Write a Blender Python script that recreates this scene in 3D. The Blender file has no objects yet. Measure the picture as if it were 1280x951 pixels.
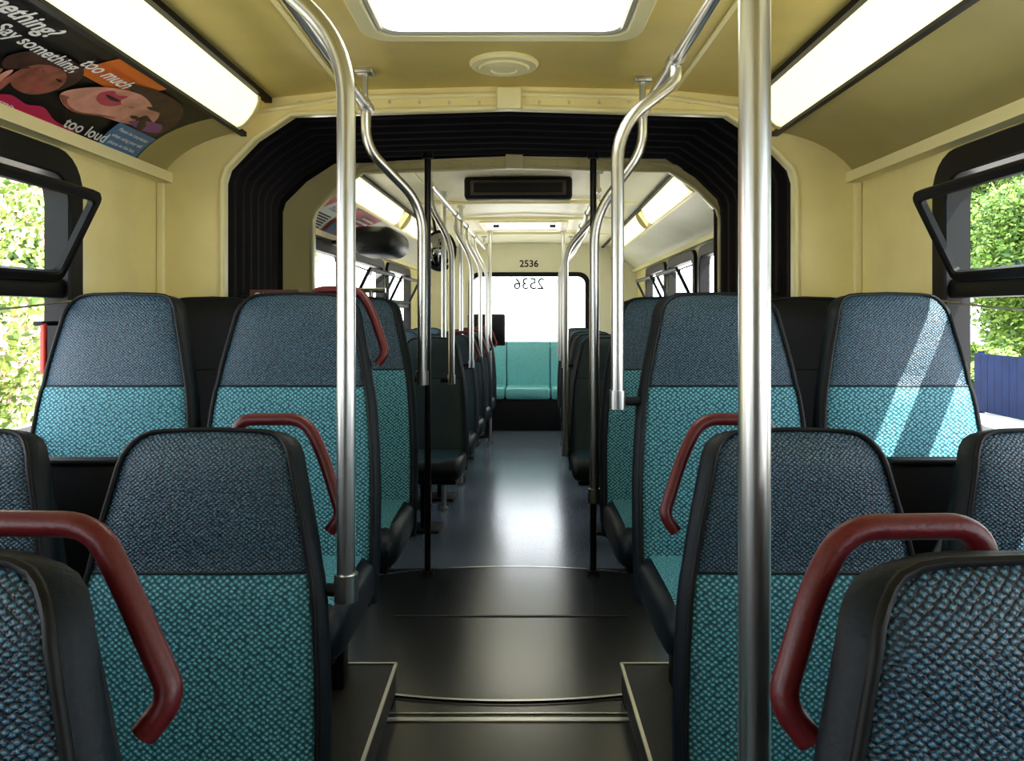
import bpy, math, random
from mathutils import Vector, Matrix
random.seed(7)
S = bpy.context.scene
COL = S.collection
CAMX = 0.025; EYE = 1.3

# ------------------------------------------------------------ materials
def newmat(name):
    m = bpy.data.materials.new(name); m.use_nodes = True
    nt = m.node_tree
    b = nt.nodes["Principled BSDF"]
    return m, nt, b
def mat(name, col, rough=0.5, metal=0.0, noise=0.0, nscale=30, bump=0.0, spec=0.5, coat=0.0):
    m, nt, b = newmat(name)
    b.inputs["Base Color"].default_value = (*col, 1)
    b.inputs["Roughness"].default_value = rough
    b.inputs["Metallic"].default_value = metal
    b.inputs["Specular IOR Level"].default_value = spec
    b.inputs["Coat Weight"].default_value = coat
    if noise or bump:
        tc = nt.nodes.new("ShaderNodeTexCoord")
        n = nt.nodes.new("ShaderNodeTexNoise"); n.inputs["Scale"].default_value = nscale
        n.inputs["Detail"].default_value = 5
        nt.links.new(tc.outputs["Object"], n.inputs["Vector"])
        if noise:
            r = nt.nodes.new("ShaderNodeValToRGB")
            r.color_ramp.elements[0].position = 0.3; r.color_ramp.elements[1].position = 0.7
            r.color_ramp.elements[0].color = (*[c*(1-noise) for c in col], 1)
            r.color_ramp.elements[1].color = (*[min(1, c*(1+noise)) for c in col], 1)
            nt.links.new(n.outputs["Fac"], r.inputs["Fac"])
            nt.links.new(r.outputs["Color"], b.inputs["Base Color"])
        if bump:
            bp = nt.nodes.new("ShaderNodeBump"); bp.inputs["Strength"].default_value = bump
            bp.inputs["Distance"].default_value = 0.004
            nt.links.new(n.outputs["Fac"], bp.inputs["Height"])
            nt.links.new(bp.outputs["Normal"], b.inputs["Normal"])
    return m
def emis(name, col, strength):
    m, nt, b = newmat(name)
    b.inputs["Base Color"].default_value = (*col, 1)
    b.inputs["Emission Color"].default_value = (*col, 1)
    b.inputs["Emission Strength"].default_value = strength
    return m
def weave(name, c_dark, c_mid, c_light, scale, rough, bump, plane='XZ', spk=0.5):
    """woven cloth: diamond lattice of stitches + fine speckle"""
    m, nt, b = newmat(name)
    N = nt.nodes; L = nt.links
    tc = N.new("ShaderNodeTexCoord")
    sp = N.new("ShaderNodeSeparateXYZ"); cb = N.new("ShaderNodeCombineXYZ")
    L.new(tc.outputs["Object"], sp.inputs[0])
    L.new(sp.outputs["X"], cb.inputs["X"]); L.new(sp.outputs["Z" if plane=='XZ' else "Y"], cb.inputs["Y"])
    mp = N.new("ShaderNodeMapping"); mp.inputs["Scale"].default_value = (scale, scale*1.25, 1)
    mp.inputs["Rotation"].default_value = (0, 0, math.radians(45))
    L.new(cb.outputs[0], mp.inputs["Vector"])
    v = N.new("ShaderNodeTexVoronoi"); v.voronoi_dimensions='2D'; v.inputs["Scale"].default_value = 1.0
    v.inputs["Randomness"].default_value = 0.28
    L.new(mp.outputs["Vector"], v.inputs["Vector"])
    nz = N.new("ShaderNodeTexNoise"); nz.inputs["Scale"].default_value = 330; nz.inputs["Detail"].default_value = 2
    L.new(tc.outputs["Object"], nz.inputs["Vector"])
    mx = N.new("ShaderNodeMath"); mx.operation = 'MULTIPLY_ADD'
    mx.inputs[1].default_value = spk
    L.new(nz.outputs["Fac"], mx.inputs[0]); L.new(v.outputs["Distance"], mx.inputs[2])
    r = N.new("ShaderNodeValToRGB")
    e = r.color_ramp.elements
    o = spk*0.5
    e[0].position = 0.12+o; e[0].color = (*c_light, 1)
    e[1].position = 0.62+o; e[1].color = (*c_dark, 1)
    k = e.new(0.36+o); k.color = (*c_mid, 1)
    L.new(mx.outputs[0], r.inputs["Fac"]); L.new(r.outputs["Color"], b.inputs["Base Color"])
    bp = N.new("ShaderNodeBump"); bp.inputs["Strength"].default_value = bump; bp.inputs["Distance"].default_value = 0.003
    bp.invert = True
    L.new(mx.outputs[0], bp.inputs["Height"]); L.new(bp.outputs["Normal"], b.inputs["Normal"])
    b.inputs["Roughness"].default_value = rough
    b.inputs["Sheen Weight"].default_value = 0.0
    b.inputs["Specular IOR Level"].default_value = 0.4
    return m
def glassmat(name, tint=(1,1,1), gloss=0.06):
    m = bpy.data.materials.new(name); m.use_nodes = True
    nt = m.node_tree; nt.nodes.clear()
    o = nt.nodes.new("ShaderNodeOutputMaterial"); t = nt.nodes.new("ShaderNodeBsdfTransparent")
    g = nt.nodes.new("ShaderNodeBsdfGlossy"); mx = nt.nodes.new("ShaderNodeMixShader")
    t.inputs["Color"].default_value = (*tint, 1); g.inputs["Roughness"].default_value = 0.02
    mx.inputs[0].default_value = gloss
    nt.links.new(t.outputs[0], mx.inputs[1]); nt.links.new(g.outputs[0], mx.inputs[2])
    nt.links.new(mx.outputs[0], o.inputs["Surface"])
    return m

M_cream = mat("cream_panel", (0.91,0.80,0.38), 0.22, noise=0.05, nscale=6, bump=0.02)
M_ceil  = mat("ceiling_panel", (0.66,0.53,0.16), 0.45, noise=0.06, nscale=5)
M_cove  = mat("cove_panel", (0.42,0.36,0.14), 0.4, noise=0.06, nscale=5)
M_ceil2  = mat("ceiling_panel_lit", (0.88,0.83,0.60), 0.4, noise=0.03, nscale=5)  # brightness of the trailing section is put into this lighter ceiling colour
M_cove2  = mat("cove_panel_lit", (0.84,0.82,0.68), 0.4, noise=0.03, nscale=5)  # lit copy of the cove colour for the bright trailing section
M_trim  = mat("aluminium_trim", (0.72,0.70,0.6), 0.3, 0.8)
M_creamtrim = mat("cream_trim", (0.90,0.82,0.44), 0.35)
M_black = mat("black_rubber", (0.003,0.003,0.004), 0.5, spec=0.2)
M_blackpl = mat("black_plastic", (0.005,0.006,0.008), 0.45, spec=0.25)
M_bellow = mat("bellows_rubber", (0.008,0.006,0.008), 0.7, noise=0.3, nscale=8, spec=0.12)
M_steel = mat("brushed_steel", (0.58,0.58,0.56), 0.29, 1.0)
M_maroon = mat("maroon_grip", (0.085,0.006,0.009), 0.36, noise=0.15, nscale=200, bump=0.15, spec=0.4)
M_vinyl = mat("navy_vinyl", (0.003,0.007,0.012), 0.5, noise=0.3, nscale=150, bump=0.2, spec=0.2)
M_char = mat("charcoal_shell", (0.005,0.006,0.009), 0.55, spec=0.2)
TL=((0.003,0.034,0.050),(0.015,0.128,0.168),(0.14,0.42,0.50))
M_teal = weave("teal_weave", *TL, 104, 0.6, 0.8)
M_tealh = weave("teal_weave_cushion", *TL, 104, 0.6, 0.8, plane='XY')
M_navy = weave("navy_weave", (0.001,0.004,0.011), (0.003,0.018,0.040), (0.050,0.15,0.23), 150, 0.33, 0.7, spk=0.8)
M_teald = mat("teal_vinyl_shaded",(0.004,0.026,0.038),0.45,noise=0.3,nscale=120,bump=0.1)  # unlit look of the trailing aisle seats, painted as a darker teal
M_bench = mat("teal_vinyl_lit", (0.16,0.52,0.57), 0.5, noise=0.12, nscale=60)  # side-window light on the rear bench, put into a paler teal
M_floor = mat("rubber_floor", (0.012,0.015,0.020), 0.22, noise=0.5, nscale=140, bump=0.05, spec=0.7)
M_floor2 = mat("blue_sheen_floor", (0.10,0.135,0.185), 0.20, noise=0.35, nscale=140, bump=0.05, spec=1.0)  # base lightened to paint the rear window's bluish reflection into the floor
M_plat = mat("speckled_floor", (0.024,0.024,0.022), 0.55, noise=0.95, nscale=160, bump=0.2)
M_glass = glassmat("window_glass")
M_tint = glassmat("vent_glass", (0.82,0.88,0.86), 0.12)
M_tube = emis("fluorescent_diffuser", (1.0,0.93,0.56), 1.15)
M_hatch = emis("hatch_glow", (1.0,0.98,0.82), 4.5)  # emission stands in for daylight coming through the hatch panel
M_dkgray = mat("dark_lower_panel", (0.03,0.03,0.032), 0.5)
M_white = mat("white_ink", (0.85,0.85,0.82), 0.5)
M_adblk = mat("ad_black", (0.005,0.005,0.006), 0.5, spec=0.3)
M_orange = mat("ad_orange", (0.70,0.14,0.012), 0.4)
M_skin = mat("ad_skin", (0.74,0.34,0.25), 0.5, noise=0.25, nscale=14)
M_skin2 = mat("ad_skin_shade", (0.32,0.09,0.06), 0.5, noise=0.5, nscale=20)
M_lip = mat("ad_lip", (0.55,0.02,0.10), 0.3)
M_hair = mat("ad_hair", (0.05,0.015,0.012), 0.5, noise=0.6, nscale=30)
M_adblue = mat("ad_blue", (0.05,0.18,0.42), 0.4)
M_adred = mat("ad_red", (0.5,0.03,0.02), 0.4)
M_mirror = mat("mirror_glass", (0.4,0.42,0.45), 0.05, 1.0)

# ------------------------------------------------------------ builder
class B:
    def __init__(s): s.v=[]; s.f=[]; s.m=[]; s.mats=[]
    def mi(s, m):
        if m not in s.mats: s.mats.append(m)
        return s.mats.index(m)
    def add(s, vs, fs, m):
        o=len(s.v); s.v += [tuple(p) for p in vs]
        k = s.mi(m)
        for i,f in enumerate(fs):
            s.f.append([o+a for a in f]); s.m.append(k)
        return o
    def box(s, x0,x1,y0,y1,z0,z1, m, bev=0.0):
        if x0>x1: x0,x1=x1,x0
        if bev<=0:
            vs=[(x,y,z) for z in (z0,z1) for y in (y0,y1) for x in (x0,x1)]
            fs=[(0,2,3,1),(4,5,7,6),(0,1,5,4),(2,6,7,3),(0,4,6,2),(1,3,7,5)]
            s.add(vs,fs,m)
        else:
            b=min(bev,(x1-x0)/2.01,(y1-y0)/2.01,(z1-z0)/2.01)
            rings=[]
            for (z,ins) in ((z0,b),(z0+b*.3,b*.3),(z0+b,0),(z1-b,0),(z1-b*.3,b*.3),(z1,b)):
                r=[]
                for (cx,cy,a0) in ((x1-b,y1-b,0),(x0+b,y1-b,90),(x0+b,y0+b,180),(x1-b,y0+b,270)):
                    for k in range(4):
                        a=math.radians(a0+30*k); rr=b-ins*0.98
                        r.append((cx+rr*math.cos(a),cy+rr*math.sin(a),z))
                rings.append(r)
            s.loft(rings,m)
    def loft(s, rings, m, closed=True, cap=True, mf=None):
        n=len(rings[0]); o=len(s.v)
        for r in rings: s.v += [tuple(p) for p in r]
        k=s.mi(m)
        for i in range(len(rings)-1):
            for j in range(n if closed else n-1):
                j2=(j+1)%n
                s.f.append([o+i*n+j,o+i*n+j2,o+(i+1)*n+j2,o+(i+1)*n+j])
                s.m.append(k if mf is None else s.mi(mf(i,j)))
        if cap and closed:
            s.f.append([o+j for j in range(n)][::-1]); s.m.append(k)
            s.f.append([o+(len(rings)-1)*n+j for j in range(n)]); s.m.append(k)
    def tube(s, pts, r, m, n=14, closed=False, flat=1.0):
        pts=[Vector(p) for p in pts]; rings=[]
        N=len(pts); prev=None
        for i,p in enumerate(pts):
            if closed: t=(pts[(i+1)%N]-pts[i-1])
            else: t=(pts[min(i+1,N-1)]-pts[max(i-1,0)])
            t.normalize()
            if prev is None:
                a=Vector((0,1,0)) if abs(t.y)<0.9 else Vector((1,0,0))
                u=(a-t*a.dot(t)).normalized()
            else:
                u=(prev-t*prev.dot(t)).normalized()
            prev=u; w=t.cross(u)
            rings.append([p+(u*math.cos(2*math.pi*k/n)*flat+w*math.sin(2*math.pi*k/n))*r for k in range(n)])
        if closed: rings.append(rings[0])
        s.loft(rings,m,cap=not closed)
    def obj(s, name, smooth=True, parent=None, angle=38):
        me=bpy.data.meshes.new(name); me.from_pydata(s.v,[],s.f)
        for m in s.mats: me.materials.append(m)
        me.polygons.foreach_set("material_index", s.m)
        me.validate(); 
        import bmesh
        bm=bmesh.new(); bm.from_mesh(me); bmesh.ops.recalc_face_normals(bm,faces=bm.faces); bm.to_mesh(me); bm.free()
        if smooth:
            me.polygons.foreach_set("use_smooth",[True]*len(me.polygons))
            me.set_sharp_from_angle(angle=math.radians(angle))
        me.update()
        ob=bpy.data.objects.new(name,me); COL.objects.link(ob)
        if parent: ob.parent=parent
        return ob
def empty(name):
    e=bpy.data.objects.new(name,None); COL.objects.link(e); e.empty_display_size=0.1; return e
def fillet(pts, r, n=7):
    pts=[Vector(p) for p in pts]; out=[pts[0]]
    for i in range(1,len(pts)-1):
        a,b,c=pts[i-1],pts[i],pts[i+1]
        d=min(r,(a-b).length*0.48,(c-b).length*0.48)
        p0=b+(a-b).normalized()*d; p1=b+(c-b).normalized()*d
        for k in range(n+1):
            t=k/n; out.append(p0*(1-t)**2+b*2*t*(1-t)+p1*t*t)
    out.append(pts[-1]); return out
def rrect(w,h,r,n=6):
    r=min(r,w/2-1e-4,h/2-1e-4); o=[]
    for (cx,cy,a0) in ((w/2-r,h/2-r,0),(-w/2+r,h/2-r,90),(-w/2+r,-h/2+r,180),(w/2-r,-h/2+r,270)):
        for k in range(n+1):
            a=math.radians(a0+90*k/n); o.append((cx+r*math.cos(a),cy+r*math.sin(a)))
    return o
def ring_frame(b, c, u, v, W, H, border, rad, depth, m, glass=None, rin=None):
    c,u,v=Vector(c),Vector(u).normalized(),Vector(v).normalized(); n=u.cross(v)
    rin = max(rad-border*0.6,0.01) if rin is None else rin
    o=rrect(W,H,rad); i=rrect(W-2*border,H-2*border,rin)
    P=lambda q,d: c+u*q[0]+v*q[1]+n*d
    ch=min(0.006,depth*0.3)
    o2=rrect(W-2*ch,H-2*ch,max(rad-ch,.004)); i2=rrect(W-2*border+2*ch,H-2*border+2*ch,rin+ch)
    R=[[P(q,-depth/2) for q in o],[P(q,depth/2-ch) for q in o],[P(q,depth/2) for q in o2],[P(q,depth/2) for q in i2],[P(q,depth/2-ch) for q in i],[P(q,-depth/2) for q in i],[P(q,-depth/2) for q in o]]
    b.loft(R,m,cap=False)
    if glass:
        vs=[P(q,0) for q in i]; b.add(vs,[list(range(len(vs)))],glass)

REAR=[]
# ------------------------------------------------------------ seats
TOP=0.80; SEAM=0.555
WT=[(0.0,.240),(0.1,.244),(0.2,.244),(0.3,.242),(0.4,.236),(0.5,.227),(0.54,.221),(0.556,.217),(0.60,.209),(0.66,.196),(0.71,.184),(0.74,.177),(0.758,.172),(0.772,.165),(0.784,.155),(0.792,.142),(0.798,.122),(0.8005,.10)]
REC=math.tan(math.radians(9))
def yrec(z): return (z-SEAM)*REC
def seat_mesh(aisle, leg, dark=0, handle=1):
    b=B()
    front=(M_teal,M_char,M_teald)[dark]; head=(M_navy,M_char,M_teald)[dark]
    edge=M_vinyl
    rings=[]
    zs=[q[0] for q in WT]; si=zs.index(0.556)
    for (z,w) in WT:
        if aisle==0: w=w*0.965
        f=min(1,(TOP+0.004-z)/0.06); f=math.sqrt(max(f,0.05))
        t=(0.115 if z<0.3 else 0.115-0.045*(z-0.3)/0.5)*(0.30+0.70*f)
        puff=0.020*min(1,f)
        if abs(z-0.556)<0.01: puff*=0.6
        rc=min(0.024,t*0.45)
        r=[]; y0=yrec(z)
        NF=16
        for k in range(NF+1):
            x=-(w-rc)+2*(w-rc)*k/NF
            r.append((x,y0-0.035*(0.3+0.7*f)-puff*(1-(abs(x)/(w))**4),z))
        yf=y0-0.035*(0.3+0.7*f); yb=yf+t
        for a in (-60,-30,0):
            a=math.radians(a); r.append((w-rc+rc*math.cos(a),yf+rc+rc*math.sin(a),z))
        w2=w-0.018
        for a in (0,45,90):
            a=math.radians(a); r.append((w2-rc+rc*math.cos(a),yb-rc+rc*math.sin(a),z))
        for k in range(1,5):
            x=(w2-rc)-2*(w2-rc)*k/5; r.append((x,yb,z))
        for a in (90,135,180):
            a=math.radians(a); r.append((-w2+rc+rc*math.cos(a),yb-rc+rc*math.sin(a),z))
        for a in (180,210,240):
            a=math.radians(a); r.append((-w+rc+rc*math.cos(a),yf+rc+rc*math.sin(a),z))
        rings.append(r)
    def mf(i,j):
        if j<16: return head if i>=si else front
        if 20<=j<=26: return M_char
        return edge
    b.loft(rings,edge,mf=mf)
    L=[]; Rr=[]
    for (z,w),ring in zip(WT,rings):
        p=Vector(ring[0]); q=Vector(ring[16])
        L.append(p+Vector((-0.006,-0.001,0))); Rr.append(q+Vector((0.006,-0.001,0)))
    path=L+[Vector((0,rings[-1][8][1]+0.004,TOP+0.003))]+Rr[::-1]
    b.tube(path,0.0055,M_black if not dark else M_char,n=8)
    b.tube([Vector(p)+Vector((0,-0.0005,0)) for p in rings[si][0:17]],0.003,M_vinyl,n=6)
    # cushion
    R=[]
    for (y,zt,zb,wi) in ((0.0-0.03,0.105,0.02,0.0),(-0.08,0.115,0.005,0.0),(-0.2,0.112,0.0,0.0),(-0.34,0.118,0.0,0.0),(-0.42,0.115,0.004,0.003),(-0.455,0.10,0.015,0.010),(-0.472,0.08,0.032,0.022)):
        w=(0.234 if aisle else 0.226)-wi; h=zt-zb; cz=(zt+zb)/2
        R.append([(q[0],y-0.03,cz+q[1]+(0.008*(1-(q[0]/w)**2) if q[1]>0 else 0)) for q in rrect(2*w,h,0.032,5)])
    b.loft(R,edge)
    g=[]
    for yy in (-0.10,-0.2,-0.3,-0.4,-0.45,-0.475):
        g.append([(-0.205+0.41*k/10, yy, 0.1235+0.004*(1-((k-5)/5)**2)- (0.0 if yy>-0.42 else (0.008 if yy>-0.46 else 0.02))) for k in range(11)])
    b.loft(g,(M_tealh,M_char,M_teald)[dark],closed=False)
    b.box(-0.20,0.20,-0.42,0.0,-0.03,0.005,M_char,0.012)
    b.box(-0.20,0.20,-0.09,0.0,-0.03,0.08,M_char,0.012)
    b.box(-0.03,0.03,-0.26,-0.18,-leg+0.012,-0.025,M_char,0.01)
    b.box(-0.09,0.09,-0.33,-0.11,-leg,-leg+0.018,M_char,0.006)
    if aisle!=0 and handle:
        s=aisle
        def P(x,z,dy=0.02): return Vector((s*x, yrec(z)+dy, z))
        if handle>=2:
            e=0.225 if handle==2 else 0.208
            path=[P(0.02,TOP-0.04,0.05),P(0.03,TOP+0.014,0.045),P(0.145,TOP+0.014,0.04),P(0.176,TOP-0.04,0.04),P(e,TOP-0.135,0.04),P(e-0.022,TOP-0.165,0.035)]
        else:
            path=[P(0.02,TOP-0.04,0.045),P(0.03,TOP+0.014,0.04),P(0.160,TOP+0.016,0.035),P(0.198,TOP-0.05,0.03),P(0.240,TOP-0.160,0.02),P(0.218,TOP-0.19,0.02)]
        b.tube(fillet(path,0.035),0.0120,M_maroon,n=14)
    return b.obj("bus_seat",angle=45)
_cache={}
def seat(x,y,zbase,aisle,leg,dark=0,rear=False,handle=1,sx=1.0):
    key=(aisle,round(leg,3),dark,handle)
    if key in _cache:
        o=bpy.data.objects.new("bus_seat",_cache[key]); COL.objects.link(o)
    else:
        o=seat_mesh(aisle,leg,dark,handle); _cache[key]=o.data
    o.location=(x,y,zbase); o.scale=(sx,1,1)
    if rear: REAR.append(o)
    return o
PLAT=0.10
seat(-0.520,0.665,0.288,1,0.288,sx=1.05,handle=2); seat(0.485,0.655,0.288,-1,0.288,sx=1.08,handle=3)
seat(-1.02,0.68,0.288,0,0.288); seat(1.0,0.68,0.288,0,0.288)
for sx in (-1,1):
    seat(sx*0.545,1.48,0.276,-sx,0.276)
    seat(sx*1.02,1.48,0.276,0,0.276)
for sx in (-1,1):
    seat(sx*0.575,2.18,0.547,-sx,0.547-PLAT,handle=int(sx<0))
    seat(sx*1.048,2.18,0.547,0,0.547-PLAT)
for sx in (-1,1):
    seat(sx*0.553,2.80,0.547,-sx,0.547,handle=0)
    seat(sx*1.045,2.80,0.547,0,0.547,dark=1)
for y in (5.0,5.8,6.6,7.4,8.15):
    for sx in (-1,1):
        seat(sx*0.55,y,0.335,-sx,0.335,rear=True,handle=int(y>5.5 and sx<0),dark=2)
        seat(sx*1.03,y,0.335,0,0.335,rear=True)

# ------------------------------------------------------------ bus shell
W=1.29; ZS=0.95; ZH=1.72
def bez(p0,p1,p2,t): return tuple(p0[i]*(1-t)**2+2*p1[i]*t*(1-t)+p2[i]*t*t for i in range(2))
C0=(1.275,1.80); C1=(1.20,1.925); C2=(0.975,1.965)
def roof_profile(s):
    pts=[(1.29,1.78),(1.275,1.80)]+[bez(C0,C1,C2,k/8) for k in range(1,9)]
    return [(s*x,z) for x,z in pts]
def shell(y0,y1,rear,windows_l,windows_r):
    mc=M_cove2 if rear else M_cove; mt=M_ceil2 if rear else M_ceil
    for s,wins,side in ((-1,windows_l,"left"),(1,windows_r,"right")):
        b=B(); xs=(s*W,s*(W+0.05))
        b.box(*xs,y0,y1,0,ZS-0.06,M_dkgray); b.box(*xs,y0,y1,ZS-0.06,ZS,M_cream); b.box(*xs,y0,y1,ZH,1.81,M_cream)
        yy=y0
        for (a,c) in wins:
            if a>yy: b.box(*xs,yy,a,ZS,ZH,M_cream)
            yy=c
        if yy<y1: b.box(*xs,yy,y1,ZS,ZH,M_cream)
        b.box(s*1.245,s*1.29,y0,y1,1.775,1.792,M_creamtrim); b.box(s*1.237,s*1.25,y0,y1,1.775,1.812,M_creamtrim)
        o=b.obj("wall_%s"%(side if not rear else side+"_trailing"),smooth=False)
        if rear: REAR.append(o)
    b=B()
    for s in (-1,1):
        p=roof_profile(s)
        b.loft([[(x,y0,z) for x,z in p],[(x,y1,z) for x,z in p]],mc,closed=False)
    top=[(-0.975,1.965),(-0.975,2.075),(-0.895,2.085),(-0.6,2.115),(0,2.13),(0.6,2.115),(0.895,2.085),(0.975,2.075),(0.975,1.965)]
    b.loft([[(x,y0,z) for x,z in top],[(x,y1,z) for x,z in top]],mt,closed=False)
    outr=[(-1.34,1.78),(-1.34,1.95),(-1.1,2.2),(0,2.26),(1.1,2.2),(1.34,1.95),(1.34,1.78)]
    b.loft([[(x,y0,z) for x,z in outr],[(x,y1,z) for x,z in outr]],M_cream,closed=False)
    o=b.obj("ceiling" if not rear else "ceiling_trailing",angle=30)
    if rear: REAR.append(o)
    b=B()
    for s in (-1,1):
        b.box(s*0.872,s*0.897,y0,y1,2.068,2.09,M_black)
        b.box(s*0.965,s*0.985,y0,y1,1.945,1.962,M_black if not rear else M_creamtrim)
        b.box(s*0.60,s*0.612,y0,y1,2.108,2.116,M_creamtrim)
    o=b.obj("trim_1" if not rear else "trim_2",smooth=False)
    if rear: REAR.append(o)

def window(n,s,y0,y1,rear=False,hopper=True):
    e=empty("window_%d"%n)
    b=B(); yc=(y0+y1)/2; zc=(ZS+ZH)/2
    u=(0,1,0) if s<0 else (0,-1,0)
    ring_frame(b,(s*(W+0.01),yc,zc),u,(0,0,1),y1-y0+0.09,ZH-ZS+0.09,0.075,0.12,0.075,M_black,rin=0.075)
    b.obj("frame",parent=e)
    zb=1.375
    b=B(); b.box(s*(W-0.012),s*(W+0.03),y0+0.02,y1-0.02,zb-0.035,zb+0.02,M_black,0.006); b.obj("divider",parent=e)
    if not rear and s<0:
        b=B(); b.box(s*(W-0.035),s*(W-0.018),y1-0.165,y1-0.150,1.13,1.27,M_adred,0.006); b.box(s*(W-0.03),s*(W+0.0),y1-0.165,y1-0.03,1.262,1.275,M_black,0.004); b.obj("emergency_release",parent=e)
    b=B(); b.add([(s*(W+0.03),y0,ZS),(s*(W+0.03),y1,ZS),(s*(W+0.03),y1,zb),(s*(W+0.03),y0,zb)],[(0,1,2,3)],M_glass); b.obj("glass",parent=e,smooth=False)
    if hopper:
        b=B()
        p0=Vector((s*(W-0.02),yc,zb+0.02)); tilt=Vector((-s*0.115,0,0.235)); 
        ring_frame(b,p0+tilt/2,u,tilt,y1-y0-0.13,tilt.length+0.02,0.03,0.03,0.022,M_black,glass=M_tint,rin=0.015)
        for yy in (y0+0.06,y1-0.06):
            b.tube([p0+tilt*0.93+Vector((0,yy-yc,0)),(s*(W+0.0),yy,1.66)],0.006,M_black,n=8)
        b.box(s*1.255,s*1.272,yc-0.04,yc+0.04,1.60,1.64,M_black,0.005)
        b.obj("hopper_vent",parent=e)
    if rear: REAR.append(e)
winf=[(-2.1,-0.85),(-0.65,0.75),(0.95,2.34)]
winr=[(4.55,5.75),(5.95,7.15),(7.35,8.6)]
shell(-2.5,2.94,False,winf,winf)
shell(4.2,9.75,True,winr,winr)
n=1
for s in (-1,1):
    for (a,c) in winf: window(n,s,a,c); n+=1
    for (a,c) in winr: window(n,s,a,c,rear=True,hopper=(a>5)); n+=1

b=B(); b.box(-1.34,1.34,-2.55,-2.5,0,2.26,M_blackpl); b.box(-1.29,1.29,-2.5,-2.49,1.5,2.0,M_cream); b.obj("wall_front_blocker",smooth=False)  # unseen end wall, made solid to cut light from behind the camera

def section_outer():
    return [(-1.34,0),(-1.34,1.0),(-1.34,1.78),(-1.33,1.95),(-1.1,2.2),(-0.6,2.24),(0,2.26),(0.6,2.24),(1.1,2.2),(1.33,1.95),(1.34,1.78),(1.34,1.0),(1.34,0)]
def opening(cx=0,w=1.055,zt=2.04,cz=1.81,cxh=0.82):
    return [(cx-w,0),(cx-w,1.0),(cx-w,cz-0.03),(cx-w+0.015,cz+0.02),(cx-(w+cxh)/2,(zt+cz)/2+0.012),(cx-cxh+0.02,zt-0.012),(cx,zt+0.012),(cx+cxh-0.02,zt-0.012),(cx+(w+cxh)/2,(zt+cz)/2+0.012),(cx+w-0.015,cz+0.02),(cx+w,cz-0.03),(cx+w,1.0),(cx+w,0)]
def end_frame(name,y0,y1,rear):
    b=B(); o=section_outer(); i=opening()
    R=[[(x,y0,z) for x,z in o],[(x,y0,z) for x,z in i],[(x,y1,z) for x,z in i],[(x,y1,z) for x,z in o]]
    b.loft(R,M_cream,closed=False)
    yf=y0
    b.tube([(x,yf-0.004,z) for x,z in i[1:-1]],0.010,M_creamtrim,n=8)
    hd=[(-0.93,2.035),(-0.6,2.085),(0,2.10),(0.6,2.085),(0.93,2.035)]
    b.tube([(x,yf-0.006,z) for x,z in hd],0.009,M_creamtrim,n=8)
    b.box(-0.045,0.045,yf-0.03,yf,2.04,2.12,M_creamtrim,0.008)
    for k in range(-7,8):
        if k: b.box(k*0.11-0.005,k*0.11+0.005,yf-0.006,yf,2.066,2.076,M_trim)
    for s in (-1,1):
        b.box(s*1.262,s*1.289,yf-0.02,yf,0.9,1.775,M_creamtrim,0.004)
    ob=b.obj(name,angle=30)
    if rear: REAR.append(ob)
end_frame("wall_joint",2.94,3.0,False)
end_frame("wall_joint_trailing",4.15,4.21,True)

# bellows
b=B(); rings=[]; NF=9; ya,yb=2.985,4.17
for i in range(NF*6+1):
    t=i/(NF*6); y=ya+(yb-ya)*t
    d=0.011*(1-math.cos(2*math.pi*(i%6)/6))
    rings.append([(x-(0.10*t if x<0 else 0.035*t),y,z) for x,z in opening(0,1.09+d,2.085+d,1.85+d*0.5,0.84+d*0.6)])
b.loft(rings,M_bellow,closed=False)
o=section_outer()
b.loft([[(x,ya,z) for x,z in o],[(x,yb,z) for x,z in o]],M_bellow,closed=False)
b.obj("articulation_bellows",angle=70)

# ------------------------------------------------------------ lamps
def lamp(s,y0,y1,rear):
    b=B()
    a=Vector((s*0.968,0,1.957)); c=Vector((s*0.893,0,2.068)); d=(c-a).normalized()
    nrm=Vector((-s*abs(d.z),0,-abs(d.x)))
    sec=[]
    for k in range(9):
        t=k/8; p=a+(c-a)*t+nrm*(0.020*math.sin(math.pi*t)**0.5+0.002); sec.append(p)
    sec=[a-nrm*0.01]+sec+[c-nrm*0.01]
    b.loft([[p+Vector((0,y0+0.03,0)) for p in sec],[p+Vector((0,y1-0.03,0)) for p in sec]],M_tube,closed=True)
    ctr=(a+c)/2
    for yy0,yy1 in ((y0,y0+0.03),(y1-0.03,y1)):
        b.loft([[ctr+(p-ctr)*1.06+nrm*0.002+Vector((0,yy0,0)) for p in sec],[ctr+(p-ctr)*1.06+nrm*0.002+Vector((0,yy1,0)) for p in sec]],M_creamtrim,closed=True)
    o=b.obj("fluorescent_light")
    if rear: REAR.append(o)
for s in (-1,1):
    lamp(s,-2.2,0.2,False); lamp(s,0.24,2.86,False)
    lamp(s,4.35,6.0,True); lamp(s,6.3,8.6,True)

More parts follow.
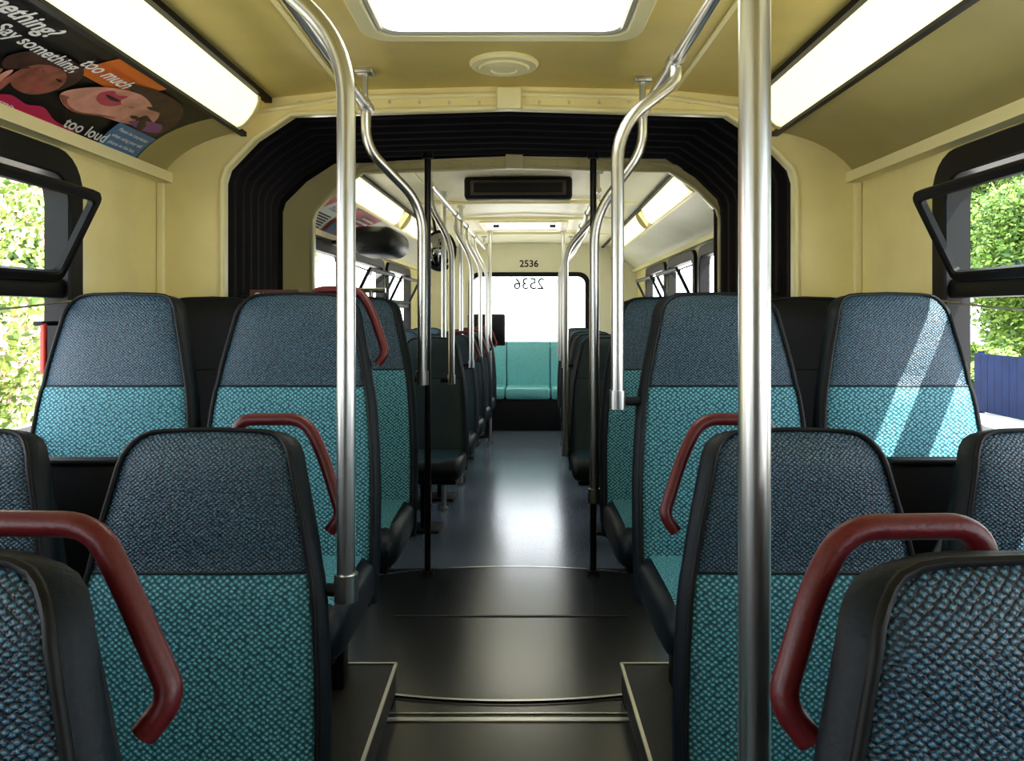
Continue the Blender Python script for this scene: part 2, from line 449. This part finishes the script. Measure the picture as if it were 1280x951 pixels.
def hatch(yc,L,rear):
    b=B()
    ring_frame(b,(-0.015,yc,2.108),(1,0,0),(0,-1,0),0.80,L,0.05,0.08,0.04,M_creamtrim)
    ring_frame(b,(-0.015,yc,2.098),(1,0,0),(0,-1,0),0.70,L-0.1,0.02,0.06,0.02,M_trim)
    lo=rrect(0.68,L-0.12,0.05)
    b.add([(x-0.015,yc+y,2.104) for x,y in lo],[list(range(len(lo)))],M_hatch)
    b.box(-0.30,-0.24,yc-0.075,yc-0.035,2.075,2.103,M_black,0.006); b.box(0.22,0.28,yc-0.075,yc-0.035,2.075,2.103,M_black,0.006)
    o=b.obj("roof_hatch_glow")
    if rear: REAR.append(o)
hatch(1.955,0.76,False); hatch(7.4,0.76,True)  # second, trailing hatch is an added glow that brightens the rear section
b=B(); rr=[]
for (r,z) in ((0.115,2.135),(0.115,2.122),(0.108,2.114),(0.085,2.112),(0.08,2.106),(0.045,2.102),(0.04,2.106),(0.01,2.106)):
    rr.append([(-0.015+r*math.cos(2*math.pi*k/32),2.66+r*math.sin(2*math.pi*k/32),z) for k in range(32)])
b.loft(rr,M_creamtrim); b.obj("ceiling_vent")
b=B(); b.box(-0.33,0.33,4.86,4.98,1.99,2.125,M_blackpl,0.02); b.box(-0.29,0.29,4.852,4.865,2.01,2.10,mat("vent_grille",(0.06,0.045,0.03),0.4),0.01); b.box(-0.27,0.27,4.846,4.855,2.025,2.085,M_blackpl,0.004)
o=b.obj("air_vent_box"); REAR.append(o)
for yy in (5.8,6.8,8.1):
    b=B(); b.box(-0.86,0.86,yy,yy+0.03,2.085,2.11,M_creamtrim,0.004); o=b.obj("ceiling_rib"); REAR.append(o)

# ------------------------------------------------------------ floor
b=B(); b.box(-1.34,1.34,-2.55,2.62,-0.06,0,M_floor); b.obj("floor",smooth=False)
b=B(); b.box(-1.34,1.34,4.06,9.75,-0.06,0,M_floor2); o=b.obj("floor_trailing",smooth=False)
b=B(); b.box(-1.34,1.34,2.60,4.10,-0.07,-0.006,M_floor)
cy=3.38; Rt=0.70; ex=1.6
A=[];C=[]
for k in range(97):
    a=2*math.pi*k/96
    A.append((ex*Rt*math.cos(a),cy+Rt*math.sin(a),0.003)); C.append((ex*(Rt+.012)*math.cos(a),cy+(Rt+.012)*math.sin(a),0.003))
b.loft([A,C],M_steel,closed=False)
disc=[(1.6*Rt*math.cos(2*math.pi*k/96),cy+Rt*math.sin(2*math.pi*k/96)) for k in range(96)]
b.loft([[(x,y,-0.01) for x,y in disc],[(x,y,0.001) for x,y in disc]],M_floor)
b.box(-0.5,0.5,3.41,3.425,0.0,0.004,M_blackpl)
b.box(-1.2,1.2,2.535,2.56,0.0,0.005,M_steel,0.002)
b.box(-1.2,1.2,2.585,2.592,0.0,0.004,M_steel)
b.obj("turntable_floor",smooth=False)
for s in (-1,1):
    b=B(); b.box(s*0.385,s*1.288,1.70,2.73,0.0,PLAT,M_plat)
    b.box(s*0.380,s*0.390,1.70,2.735,PLAT-0.006,PLAT+0.003,M_trim); b.box(s*0.385,s*1.28,2.727,2.737,PLAT-0.006,PLAT+0.003,M_trim)
    b.obj("seat_platform",smooth=False)
    b=B(); b.box(s*0.80,s*1.24,1.655,1.68,0.0,0.985,M_blackpl,0.006); b.box(s*0.80,s*1.24,1.647,1.688,0.985,0.996,M_blackpl,0.004)
    b.obj("modesty_panel")
    b=B(); b.box(s*0.64,s*1.035,3.06,3.09,0.0,1.36,M_blackpl,0.01); b.box(s*0.63,s*1.035,3.05,3.10,1.345,1.375,M_blackpl,0.01)
    b.obj("joint_barrier")

# ------------------------------------------------------------ rear wall, window and bench
YR=9.65; wz0,wz1=0.93,1.74
b=B()
b.box(-1.34,1.34,YR,YR+0.06,0,wz0,M_cream); b.box(-1.34,1.34,YR,YR+0.06,wz1,2.26,M_ceil2)
b.box(-1.34,-0.70,YR,YR+0.06,wz0,wz1,M_ceil2); b.box(0.70,1.34,YR,YR+0.06,wz0,wz1,M_ceil2)
o=b.obj("wall_rear",smooth=False); REAR.append(o)
e=empty("window_20"); b=B()
ring_frame(b,(0,YR-0.005,(wz0+wz1)/2),(1,0,0),(0,0,1),1.46,wz1-wz0+0.08,0.055,0.13,0.05,M_black,rin=0.09)
b.obj("frame",parent=e)
b=B(); b.add([(-0.7,YR+0.03,wz0),(0.7,YR+0.03,wz0),(0.7,YR+0.03,wz1),(-0.7,YR+0.03,wz1)],[(0,1,2,3)],M_glass); b.obj("glass",smooth=False,parent=e)
REAR.append(e)
e=empty("rear_bench_seat")
b=B(); b.box(-1.27,1.27,8.75,9.55,0.0,0.34,M_blackpl,0.01); b.obj("riser",parent=e)
for k in range(5):
    x0=-1.25+k*0.5; b=B()
    b.box(x0+0.004,x0+0.496,8.72,9.25,0.345,0.47,M_bench,0.03)
    R=[]
    for (z,y,t) in ((0.44,9.20,0.09),(0.55,9.205,0.10),(0.75,9.23,0.09),(0.88,9.25,0.08),(0.935,9.26,0.06),(0.955,9.265,0.03)):
        R.append([(x0+0.25+q[0],y+q[1],z) for q in rrect(0.492,t,0.02)])
    b.loft(R,M_bench); b.obj("cushion_%d"%(k+1),parent=e)
b=B(); b.box(-1.27,1.27,9.3,9.55,0.34,0.90,M_blackpl,0.01); b.obj("back_box",parent=e)
REAR.append(e)
b=B(); b.box(-0.62,-0.23,8.3,8.34,0.95,1.28,M_blackpl,0.015); b.box(-0.60,-0.25,8.295,8.302,0.97,1.26,M_black,0.002); b.tube([(-0.43,8.32,0.0),(-0.43,8.32,0.97)],0.016,M_blackpl); b.box(-0.5,-0.36,8.26,8.38,0,0.015,M_blackpl)
o=b.obj("partition_panel"); REAR.append(o)

# ------------------------------------------------------------ text helper
def text_mesh(txt,size,align='CENTER',bold=0.0):
    c=bpy.data.curves.new("t",'FONT'); c.body=txt; c.size=size; c.align_x=align; c.align_y='CENTER'; c.offset=bold
    o=bpy.data.objects.new("t",c); COL.objects.link(o)
    bpy.context.view_layer.update()
    dg=bpy.context.evaluated_depsgraph_get()
    me=bpy.data.meshes.new_from_object(o.evaluated_get(dg))
    vs=[tuple(v.co) for v in me.vertices]; fs=[list(p.vertices) for p in me.polygons]
    bpy.data.objects.remove(o); bpy.data.curves.remove(c); bpy.data.meshes.remove(me)
    return vs,fs
vs,fs=text_mesh("2536",0.115,bold=0.002)
b=B(); b.add([(x,YR-0.004,1.88+y) for x,y,z in vs],fs,M_black); o=b.obj("bus_number_sign",smooth=False); REAR.append(o)
vs,fs=text_mesh("2536",0.19,bold=0.002)
b=B(); b.add([(-x,YR+0.026,1.635+y) for x,y,z in vs],fs,M_dkgray); o=b.obj("window_number_decal",smooth=False); REAR.append(o)

# ------------------------------------------------------------ cove advertisements
def covept(s,v,off):
    x,z=bez(C0,C1,C2,v); x1,z1=bez(C0,C1,C2,v+0.01); x0,z0=bez(C0,C1,C2,v-0.01)
    tx,tz=x1-x0,z1-z0; l=math.hypot(tx,tz)
    nx,nz=(-abs(tz)/l,-abs(tx)/l)
    return (s*(x+nx*off),z+nz*off)
CL=0.36
def cove_map(b,pts,fs,u0,v0,off,m,s=-1):
    out=[]
    for p in pts:
        u=u0+(p[0] if s<0 else -p[0]); v=v0+p[1]/CL
        x,z=covept(s,v,off); out.append((x,u,z))
    b.add(out,fs,m)
def cove_rect(b,u0,u1,v0,v1,off,m,s=-1,n=8):
    R=[]
    for k in range(n+1):
        v=v0+(v1-v0)*k/n; x,z=covept(s,v,off); R.append([(x,u0,z),(x,u1,z)])
    b.loft(R,m,closed=False)
def cove_poly(b,pts,off,m):
    P=[Vector((p[0],p[1]*CL,0)) for p in pts]; n=len(P); out=[]
    for i in range(n):
        a,p,q,c=P[i-1],P[i],P[(i+1)%n],P[(i+2)%n]
        for k in range(5):
            t=k/5
            out.append(0.5*((2*p)+(q-a)*t+(2*a-5*p+4*q-c)*t*t+(3*p-a-3*q+c)*t**3))
    ctr=sum(out,Vector())/len(out)
    vs=[(ctr.x,ctr.y,0)]+[(w.x,w.y,0) for w in out]
    N=len(out)
    vs=[(x,max(0.04*CL,min(0.96*CL,y)),0) for x,y,z in vs]
    cove_map(b,vs,[(0,1+k,1+(k+1)%N) for k in range(N)],0,0,off,m)
b=B()
cove_rect(b,0.55,2.70,0.03,0.97,0.006,M_adblk)
cove_rect(b,2.06,2.34,0.66,0.96,0.009,M_orange)
cove_poly(b,[(2.22,.80),(2.36,.90),(2.52,.88),(2.64,.70),(2.66,.45),(2.58,.34),(2.5,.40),(2.44,.60),(2.34,.74)],0.0115,M_hair)
cove_poly(b,[(2.12,.40),(2.15,.56),(2.22,.70),(2.33,.78),(2.45,.76),(2.54,.64),(2.55,.50),(2.46,.42),(2.34,.38),(2.22,.30)],0.0125,M_skin)
cove_poly(b,[(2.12,.40),(2.22,.30),(2.34,.38),(2.40,.44),(2.30,.46),(2.20,.43)],0.0130,M_skin2)
cove_poly(b,[(2.215,.60),(2.235,.68),(2.27,.66),(2.30,.70),(2.335,.66),(2.33,.56),(2.29,.50),(2.24,.52)],0.0138,M_lip)
cove_poly(b,[(2.235,.61),(2.27,.625),(2.315,.62),(2.28,.585)],0.0146,M_hair)
cove_poly(b,[(2.36,.70),(2.385,.73),(2.40,.66),(2.38,.60),(2.365,.63)],0.0138,M_skin2)
cove_poly(b,[(2.42,.70),(2.445,.735),(2.475,.71),(2.45,.69)],0.0140,M_hair)
cove_poly(b,[(2.43,.53),(2.455,.56),(2.485,.54),(2.455,.51)],0.0140,M_hair)
cove_poly(b,[(1.88,.62),(1.95,.72),(2.05,.72),(2.11,.60),(2.10,.42),(2.02,.50),(1.96,.56),(1.90,.40),(1.86,.48)],0.0105,M_hair)
cove_poly(b,[(1.93,.38),(1.95,.56),(2.02,.62),(2.08,.54),(2.09,.40),(2.04,.28),(1.97,.28)],0.0112,M_skin2)
cove_poly(b,[(1.98,.53),(2.00,.545),(2.02,.53),(2.00,.52)],0.0120,M_adblk); cove_poly(b,[(2.045,.52),(2.06,.53),(2.075,.515),(2.06,.505)],0.0120,M_adblk)
cove_poly(b,[(1.99,.37),(2.02,.39),(2.05,.37),(2.02,.345)],0.0120,M_lip)
for k in range(4):
    u=1.84+k*0.026
    cove_poly(b,[(u,.10+k*.02),(u+.010,.30+k*.03),(u+.022,.36+k*.03),(u+.030,.30+k*.03),(u+.024,.10+k*.02)],0.0118+0.0002*k,M_skin if k%2==0 else M_skin2)
cove_poly(b,[(1.92,.06),(1.98,.20),(2.06,.18),(2.12,.22),(2.2,.14),(2.3,.12),(2.28,.05),(2.1,.05)],0.0114,M_lip)
cove_poly(b,[(2.46,.46),(2.52,.56),(2.60,.60),(2.64,.50),(2.56,.44)],0.0142,mat("ad_purple",(0.25,0.05,0.28),0.4))
gm=mat("ad_gray",(0.03,0.06,0.065),0.5,noise=0.7,nscale=12)
cove_poly(b,[(1.55,.10),(1.58,.45),(1.68,.52),(1.78,.40),(1.82,.15),(1.7,.05)],0.010,gm)
cove_poly(b,[(1.50,.60),(1.55,.75),(1.64,.72),(1.63,.58),(1.56,.52)],0.0102,mat("ad_gray2",(0.09,0.085,0.09),0.5,noise=0.7,nscale=12))
cove_rect(b,2.43,2.67,0.07,0.42,0.0165,M_adblue)
for (txt,size,u,v,bo) in (("mething?",0.064,1.72,0.86,.0015),("Say something,",0.053,1.88,0.70,.001),("too much",0.058,2.12,0.80,.001),("too loud",0.064,2.34,0.18,.001),("Please be courteous",0.023,2.55,0.35,0.0003),("when using your cell",0.023,2.55,0.26,0.0003),("phone on the bus.",0.023,2.55,0.17,0.0003),("METRO",0.022,1.98,0.10,.0006),("See",0.06,1.40,0.86,.001)):
    vs,fs=text_mesh(txt,size,bold=bo); cove_map(b,vs,fs,u,v,0.019,M_white)
b.box(-1.262,-1.25,0.5,2.70,1.79,1.815,M_trim)
b.obj("advertising_poster",smooth=False)
b=B()
cove_rect(b,4.30,5.0,0.05,0.95,0.006,M_white); cove_rect(b,4.40,4.62,0.55,0.9,0.010,M_adred); cove_rect(b,5.05,5.75,0.05,0.95,0.006,M_adred); cove_rect(b,5.1,5.3,0.1,0.5,0.01,M_adblue)
for k in range(6):
    cove_rect(b,4.42,4.95,0.12+k*0.065,0.15+k*0.065,0.01,M_black); cove_rect(b,5.38,5.7,0.15+k*0.12,0.2+k*0.12,0.01,M_white)
vs,fs=text_mesh("RIDE",0.1); cove_map(b,vs,fs,4.8,0.7,0.012,M_adblk)
o=b.obj("advertising_poster",smooth=False); REAR.append(o)

vs,fs=text_mesh("CAUTION",0.035)
b=B(); b.box(-0.985,-0.80,3.035,3.046,1.335,1.385,mat("caution_brown",(0.10,0.02,0.015),0.5)); b.add([(x-0.89,3.033,1.36+y) for x,y,z in vs],fs,M_white); b.obj("caution_sign",smooth=False)

# ------------------------------------------------------------ grab poles & rails
def fitting(b,p,r=0.024,l=0.035):
    p=Vector(p); d=Vector((0,l,0))
    b.tube([p-d,p-d*0.85,p+d*0.85,p+d],r,M_steel,n=16)
RX=0.485; RZ=2.0; PR=0.0172
def rail(name,s,y0,y1,drops,rear=False,rx=RX,rz=RZ,PR=PR,hang=None):
    b=B()
    b.tube([(s*rx,y0,rz),(s*rx,y1,rz)],PR*0.95,M_steel,n=16)
    for (y,yb,zb,px,za,zc) in drops:
        path=[(s*rx,y,rz),(s*rx,y,za),(s*px,yb,zc),(s*px,yb,zb)]
        b.tube(fillet(path,0.10,9),PR,M_steel,n=18)
        fitting(b,(s*rx,y,rz))
        b.tube([(s*px,yb,zb),(s*px,yb,zb+0.05)],PR*1.3,M_steel,n=16)
        b.tube([(s*px,yb,zb+0.02),(s*(px+0.06),yb,zb+0.02)],0.012,M_char,n=10)
    for y in (hang or [y0+0.05,y1-0.05]):
        b.tube([(s*rx,y,rz),(s*rx,y,2.12)],0.011,M_steel,n=10)
        b.box(s*rx-0.03,s*rx+0.03,y-0.03,y+0.03,2.10,2.125,M_steel,0.004)
    o=b.obj(name,angle=50)
    if rear: REAR.append(o)
rail("grab_rail",-1,-2.0,2.76,[(1.50,1.47,0.77,0.287,1.98,1.79),(2.72,2.86,1.04,0.31,1.86,1.68)],hang=[0.0,2.70])
rail("grab_rail",1,-2.0,2.86,[(2.22,2.15,1.04,0.298,1.94,1.80),(2.80,2.86,0.62,0.305,1.87,1.64)],rx=0.468,hang=[0.0,2.8])
dr=lambda ys,px,zb=0.9:[(y,y+0.05,zb,px,1.88,1.68) for y in ys]
rail("grab_rail",-1,4.35,8.7,dr((4.4,5.7,6.55,7.35),0.36),True,rx=0.47)
rail("grab_rail",1,4.6,8.7,dr((4.85,),0.29,0.42)+dr((5.7,6.55,7.35),0.31),True,rx=0.47)
def stan(x,y,z1,rear=False,m=M_steel,z0=0.0,r=PR):
    b=B(); b.tube([(x,y,z0),(x,y,z1)],r,m,n=20)
    b.tube([(x,y,z0),(x,y,z0+0.012),(x,y,z0+0.02)],r*1.9,m,n=20)
    b.tube([(x,y,z1-0.03),(x,y,z1)],r*1.7,m,n=20)
    o=b.obj("stanchion_pole")
    if rear: REAR.append(o)
stan(0.285,0.872,2.12)
M_darkpole=mat("dark_bronze_pole",(0.05,0.05,0.055),0.3,0.9)
stan(-0.413,3.97,2.09,m=M_darkpole,r=0.0165)
stan(0.408,3.97,2.09,m=M_darkpole,r=0.0165)
stan(-0.50,5.25,2.09,True); stan(-0.46,6.0,2.11,True); stan(0.36,7.9,2.11,True); stan(-0.36,7.9,2.11,True)

for s in (-1,1):
    b=B(); pts=[]
    ys=[-2.0,-0.75,0.85,2.42,2.92]
    for i in range(len(ys)-1):
        for k in range(8):
            t=k/8; pts.append((s*1.235,ys[i]+(ys[i+1]-ys[i])*t,1.345-0.03*math.sin(math.pi*t)*(ys[i+1]-ys[i])))
    pts.append((s*1.235,2.92,1.345))
    b.tube(pts,0.0032,M_trim,n=6)
    for y in ys[1:]:
        b.box(s*1.228,s*1.29,y-0.012,y+0.012,1.335,1.355,M_trim,0.003)
    b.obj("pull_cord")

b=B()
R=[]
for (r,dy) in ((0.02,-0.045),(0.07,-0.04),(0.105,-0.025),(0.125,-0.005)):
    R.append([(r*0.85*math.cos(2*math.pi*k/28),dy,r*1.05*math.sin(2*math.pi*k/28)) for k in range(28)])
b.loft(R,M_mirror)
R=[]
for (r,dy) in ((0.125,-0.012),(0.138,-0.012),(0.138,0.02),(0.05,0.035)):
    R.append([(r*0.85*math.cos(2*math.pi*k/28),dy,r*1.05*math.sin(2*math.pi*k/28)) for k in range(28)])
b.loft(R,M_black); b.tube([(0,0.03,0.0),(-0.05,0.05,0.28),(-0.05,0.05,0.34)],0.01,M_black)
o=b.obj("convex_mirror"); o.location=(-0.57,5.60,1.73); o.rotation_euler=(0,0,0.25); REAR.append(o)
b=B(); R=[]
for (y,sc) in ((5.02,0.55),(5.05,0.85),(5.1,1.0),(5.55,1.0),(5.6,0.85),(5.63,0.5)):
    R.append([(-0.94+q[0]*sc,y,1.76+q[1]*sc) for q in rrect(0.32,0.18,0.085)])
b.loft(R,M_blackpl); b.box(-1.235,-0.95,5.2,5.45,1.74,1.77,M_blackpl,0.01); o=b.obj("door_motor_cover"); REAR.append(o)
b=B()
for x in (-1.1,-0.95,-0.8): b.tube([(x,4.40,0.0),(x,4.40,1.42)],0.014,M_steel,n=12)
for z in (0.9,1.42): b.tube([(-1.2,4.40,z),(-0.72,4.40,z)],0.014,M_steel,n=12)
o=b.obj("guard_rail"); REAR.append(o)

piv=Matrix.Translation((0,3.6,0)); Rm=piv@Matrix.Rotation(-0.03,4,'Z')@piv.inverted()
bpy.context.view_layer.update()
for o in REAR:
    o.matrix_world = Rm @ o.matrix_world

# ------------------------------------------------------------ outside world
M_ground=mat("concrete_ground",(0.40,0.39,0.37),0.9,noise=0.15,nscale=1.5)
b=B(); b.box(-60,60,-40,80,-0.95,-0.9,M_ground); b.obj("ground",smooth=False)
def leafmat(name,c1,c2):
    m,nt,bs=newmat(name)
    g=nt.nodes.new("ShaderNodeNewGeometry"); r=nt.nodes.new("ShaderNodeValToRGB")
    r.color_ramp.elements[0].color=(*c1,1); r.color_ramp.elements[1].color=(*c2,1)
    nt.links.new(g.outputs["Random Per Island"],r.inputs["Fac"]); nt.links.new(r.outputs["Color"],bs.inputs["Base Color"])
    bs.inputs["Roughness"].default_value=0.6
    return m
L1=leafmat("leaves_spring",(0.035,0.10,0.008),(0.28,0.38,0.06))
L2=leafmat("leaves_deep",(0.03,0.10,0.01),(0.26,0.40,0.05))
L3=leafmat("blossom",(0.60,0.24,0.22),(0.95,0.75,0.70))
M_bark=mat("bark",(0.08,0.05,0.03),0.9,noise=0.4,nscale=12)
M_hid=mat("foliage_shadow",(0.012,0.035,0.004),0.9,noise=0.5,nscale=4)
def tree(name,x,y,zc,rx,rz,n,lm,trunk=True,bl=0.0,ls=0.055):
    b=B()
    if trunk:
        b.tube([(x,y,-0.9),(x+0.1,y,zc*0.4-0.4),(x,y+0.1,zc)],0.12,M_bark,n=8)
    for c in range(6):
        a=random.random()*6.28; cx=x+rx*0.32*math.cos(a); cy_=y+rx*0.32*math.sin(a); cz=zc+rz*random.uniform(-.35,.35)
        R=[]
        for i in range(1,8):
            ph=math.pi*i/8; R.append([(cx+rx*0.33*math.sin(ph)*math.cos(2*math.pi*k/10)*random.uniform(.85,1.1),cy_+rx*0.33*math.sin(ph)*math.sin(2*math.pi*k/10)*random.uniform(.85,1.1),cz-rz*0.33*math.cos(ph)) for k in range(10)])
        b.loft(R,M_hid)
    for i in range(n):
        d=Vector((random.gauss(0,1),random.gauss(0,1),random.gauss(0,1))).normalized()
        lump=0.82+0.18*math.sin(d.x*5+x)*math.cos(d.z*6+y)
        rr=random.uniform(0.45,1.0)**0.5*lump
        p=Vector((x+d.x*rx*rr,y+d.y*rx*rr,zc+d.z*rz*rr))
        if p.z<-0.88: continue
        u=Vector((random.gauss(0,1),random.gauss(0,1),random.gauss(0,1))).normalized(); v=u.orthogonal().normalized()
        s_=ls*random.uniform(.5,1.3)
        b.add([p-u*s_,p+v*s_*0.5,p+u*s_,p-v*s_*0.5],[(0,1,2,3)],L3 if random.random()<bl else lm)
    b.obj(name,smooth=False)
tree("flowering_shrub",-6.2,7.4,0.8,2.1,2.0,16000,L1,bl=0.25)
tree("flowering_shrub",-8.8,12.0,1.6,2.9,2.8,17000,L1,bl=0.18,ls=0.07)
tree("flowering_shrub",-5.8,3.5,0.5,1.7,1.6,6000,L1,bl=0.2)
tree("leafy_tree",13.6,19.5,2.6,2.6,3.3,26000,L2,ls=0.09)
tree("leafy_tree",17.5,26.0,4.0,4.4,5.4,18000,L1,ls=0.14)
tree("leafy_tree",12.8,13.8,2.4,2.4,3.4,14000,L1,ls=0.08)
tree("leafy_tree",7.2,3.6,2.6,2.0,2.4,5000,L1)
tree("leafy_tree",-9,24,2.5,3.2,3.4,7000,L2,ls=0.1)
m,nt,bs=newmat("brick_wall")
tc=nt.nodes.new("ShaderNodeTexCoord"); br=nt.nodes.new("ShaderNodeTexBrick")
sp=nt.nodes.new("ShaderNodeSeparateXYZ"); cb=nt.nodes.new("ShaderNodeCombineXYZ")
nt.links.new(tc.outputs["Object"],sp.inputs[0]); nt.links.new(sp.outputs["Y"],cb.inputs["X"]); nt.links.new(sp.outputs["Z"],cb.inputs["Y"])
br.inputs["Color1"].default_value=(0.40,0.10,0.08,1); br.inputs["Color2"].default_value=(0.48,0.16,0.12,1); br.inputs["Mortar"].default_value=(0.6,0.5,0.45,1); br.inputs["Scale"].default_value=2.2
nt.links.new(cb.outputs[0],br.inputs["Vector"]); nt.links.new(br.outputs["Color"],bs.inputs["Base Color"])
M_roof=mat("roof_tiles",(0.12,0.10,0.09),0.8,noise=0.3,nscale=8)
b=B(); b.box(-20,-13.5,8,36,-0.9,7.0,m); b.loft([[(-20.4,7.6,7.0),(-13.1,7.6,7.0),(-16.7,7.6,9.5)],[(-20.4,36.4,7.0),(-13.1,36.4,7.0),(-16.7,36.4,9.5)]],M_roof)
for yy in (10,14,18,30): b.box(-13.5,-13.44,yy,yy+1.2,1.2,2.8,M_blackpl); b.box(-13.46,-13.40,yy-0.08,yy+1.28,1.1,1.2,M_white)
b.obj("brick_house",smooth=False)
M_bluef=mat("blue_paint",(0.003,0.011,0.045),0.7,noise=0.2,nscale=3,spec=0.1)
b=B()
for k in range(36):
    y=8.6+k*0.25; b.box(10.1,10.15,y,y+0.24,-0.85,0.40,M_bluef)
b.box(10.15,10.20,8.6,17.6,-0.6,-0.5,M_bluef); b.box(10.15,10.20,8.6,17.6,0.1,0.2,M_bluef)
for k in range(4): b.box(10.15,10.25,8.6+k*2.95,8.7+k*2.95,-0.9,0.45,M_bluef)
b.obj("blue_fence",smooth=False)
tree("hedge_shrub",11.3,19.2,-0.1,1.2,0.9,9000,L2,trunk=False,ls=0.07)

# ------------------------------------------------------------ light
w=bpy.data.worlds.new("World"); S.world=w; w.use_nodes=True
bg=w.node_tree.nodes["Background"]; bg.inputs["Color"].default_value=(0.88,0.94,1.0,1); bg.inputs["Strength"].default_value=5.8
sd=bpy.data.lights.new("sun",'SUN'); sd.energy=26; sd.angle=0.008; sd.color=(1,0.95,0.85)
so=bpy.data.objects.new("sun",sd); COL.objects.link(so)
d=Vector((-0.42,0.36,-0.83)); so.rotation_euler=d.to_track_quat('-Z','Y').to_euler(); so.location=(10,-10,20)

# ------------------------------------------------------------ camera
cd=bpy.data.cameras.new("camera"); cam=bpy.data.objects.new("camera",cd); COL.objects.link(cam)
cd.sensor_width=36; cd.lens=28.125; cd.shift_y=-85.5/1280; cd.shift_x=-5/1280; cd.clip_start=0.05
cam.location=(CAMX,0,EYE); cam.rotation_euler=(math.radians(90),0,0)
S.camera=cam
S.view_settings.view_transform='Standard'
S.view_settings.look='None'
S.view_settings.exposure=0.3
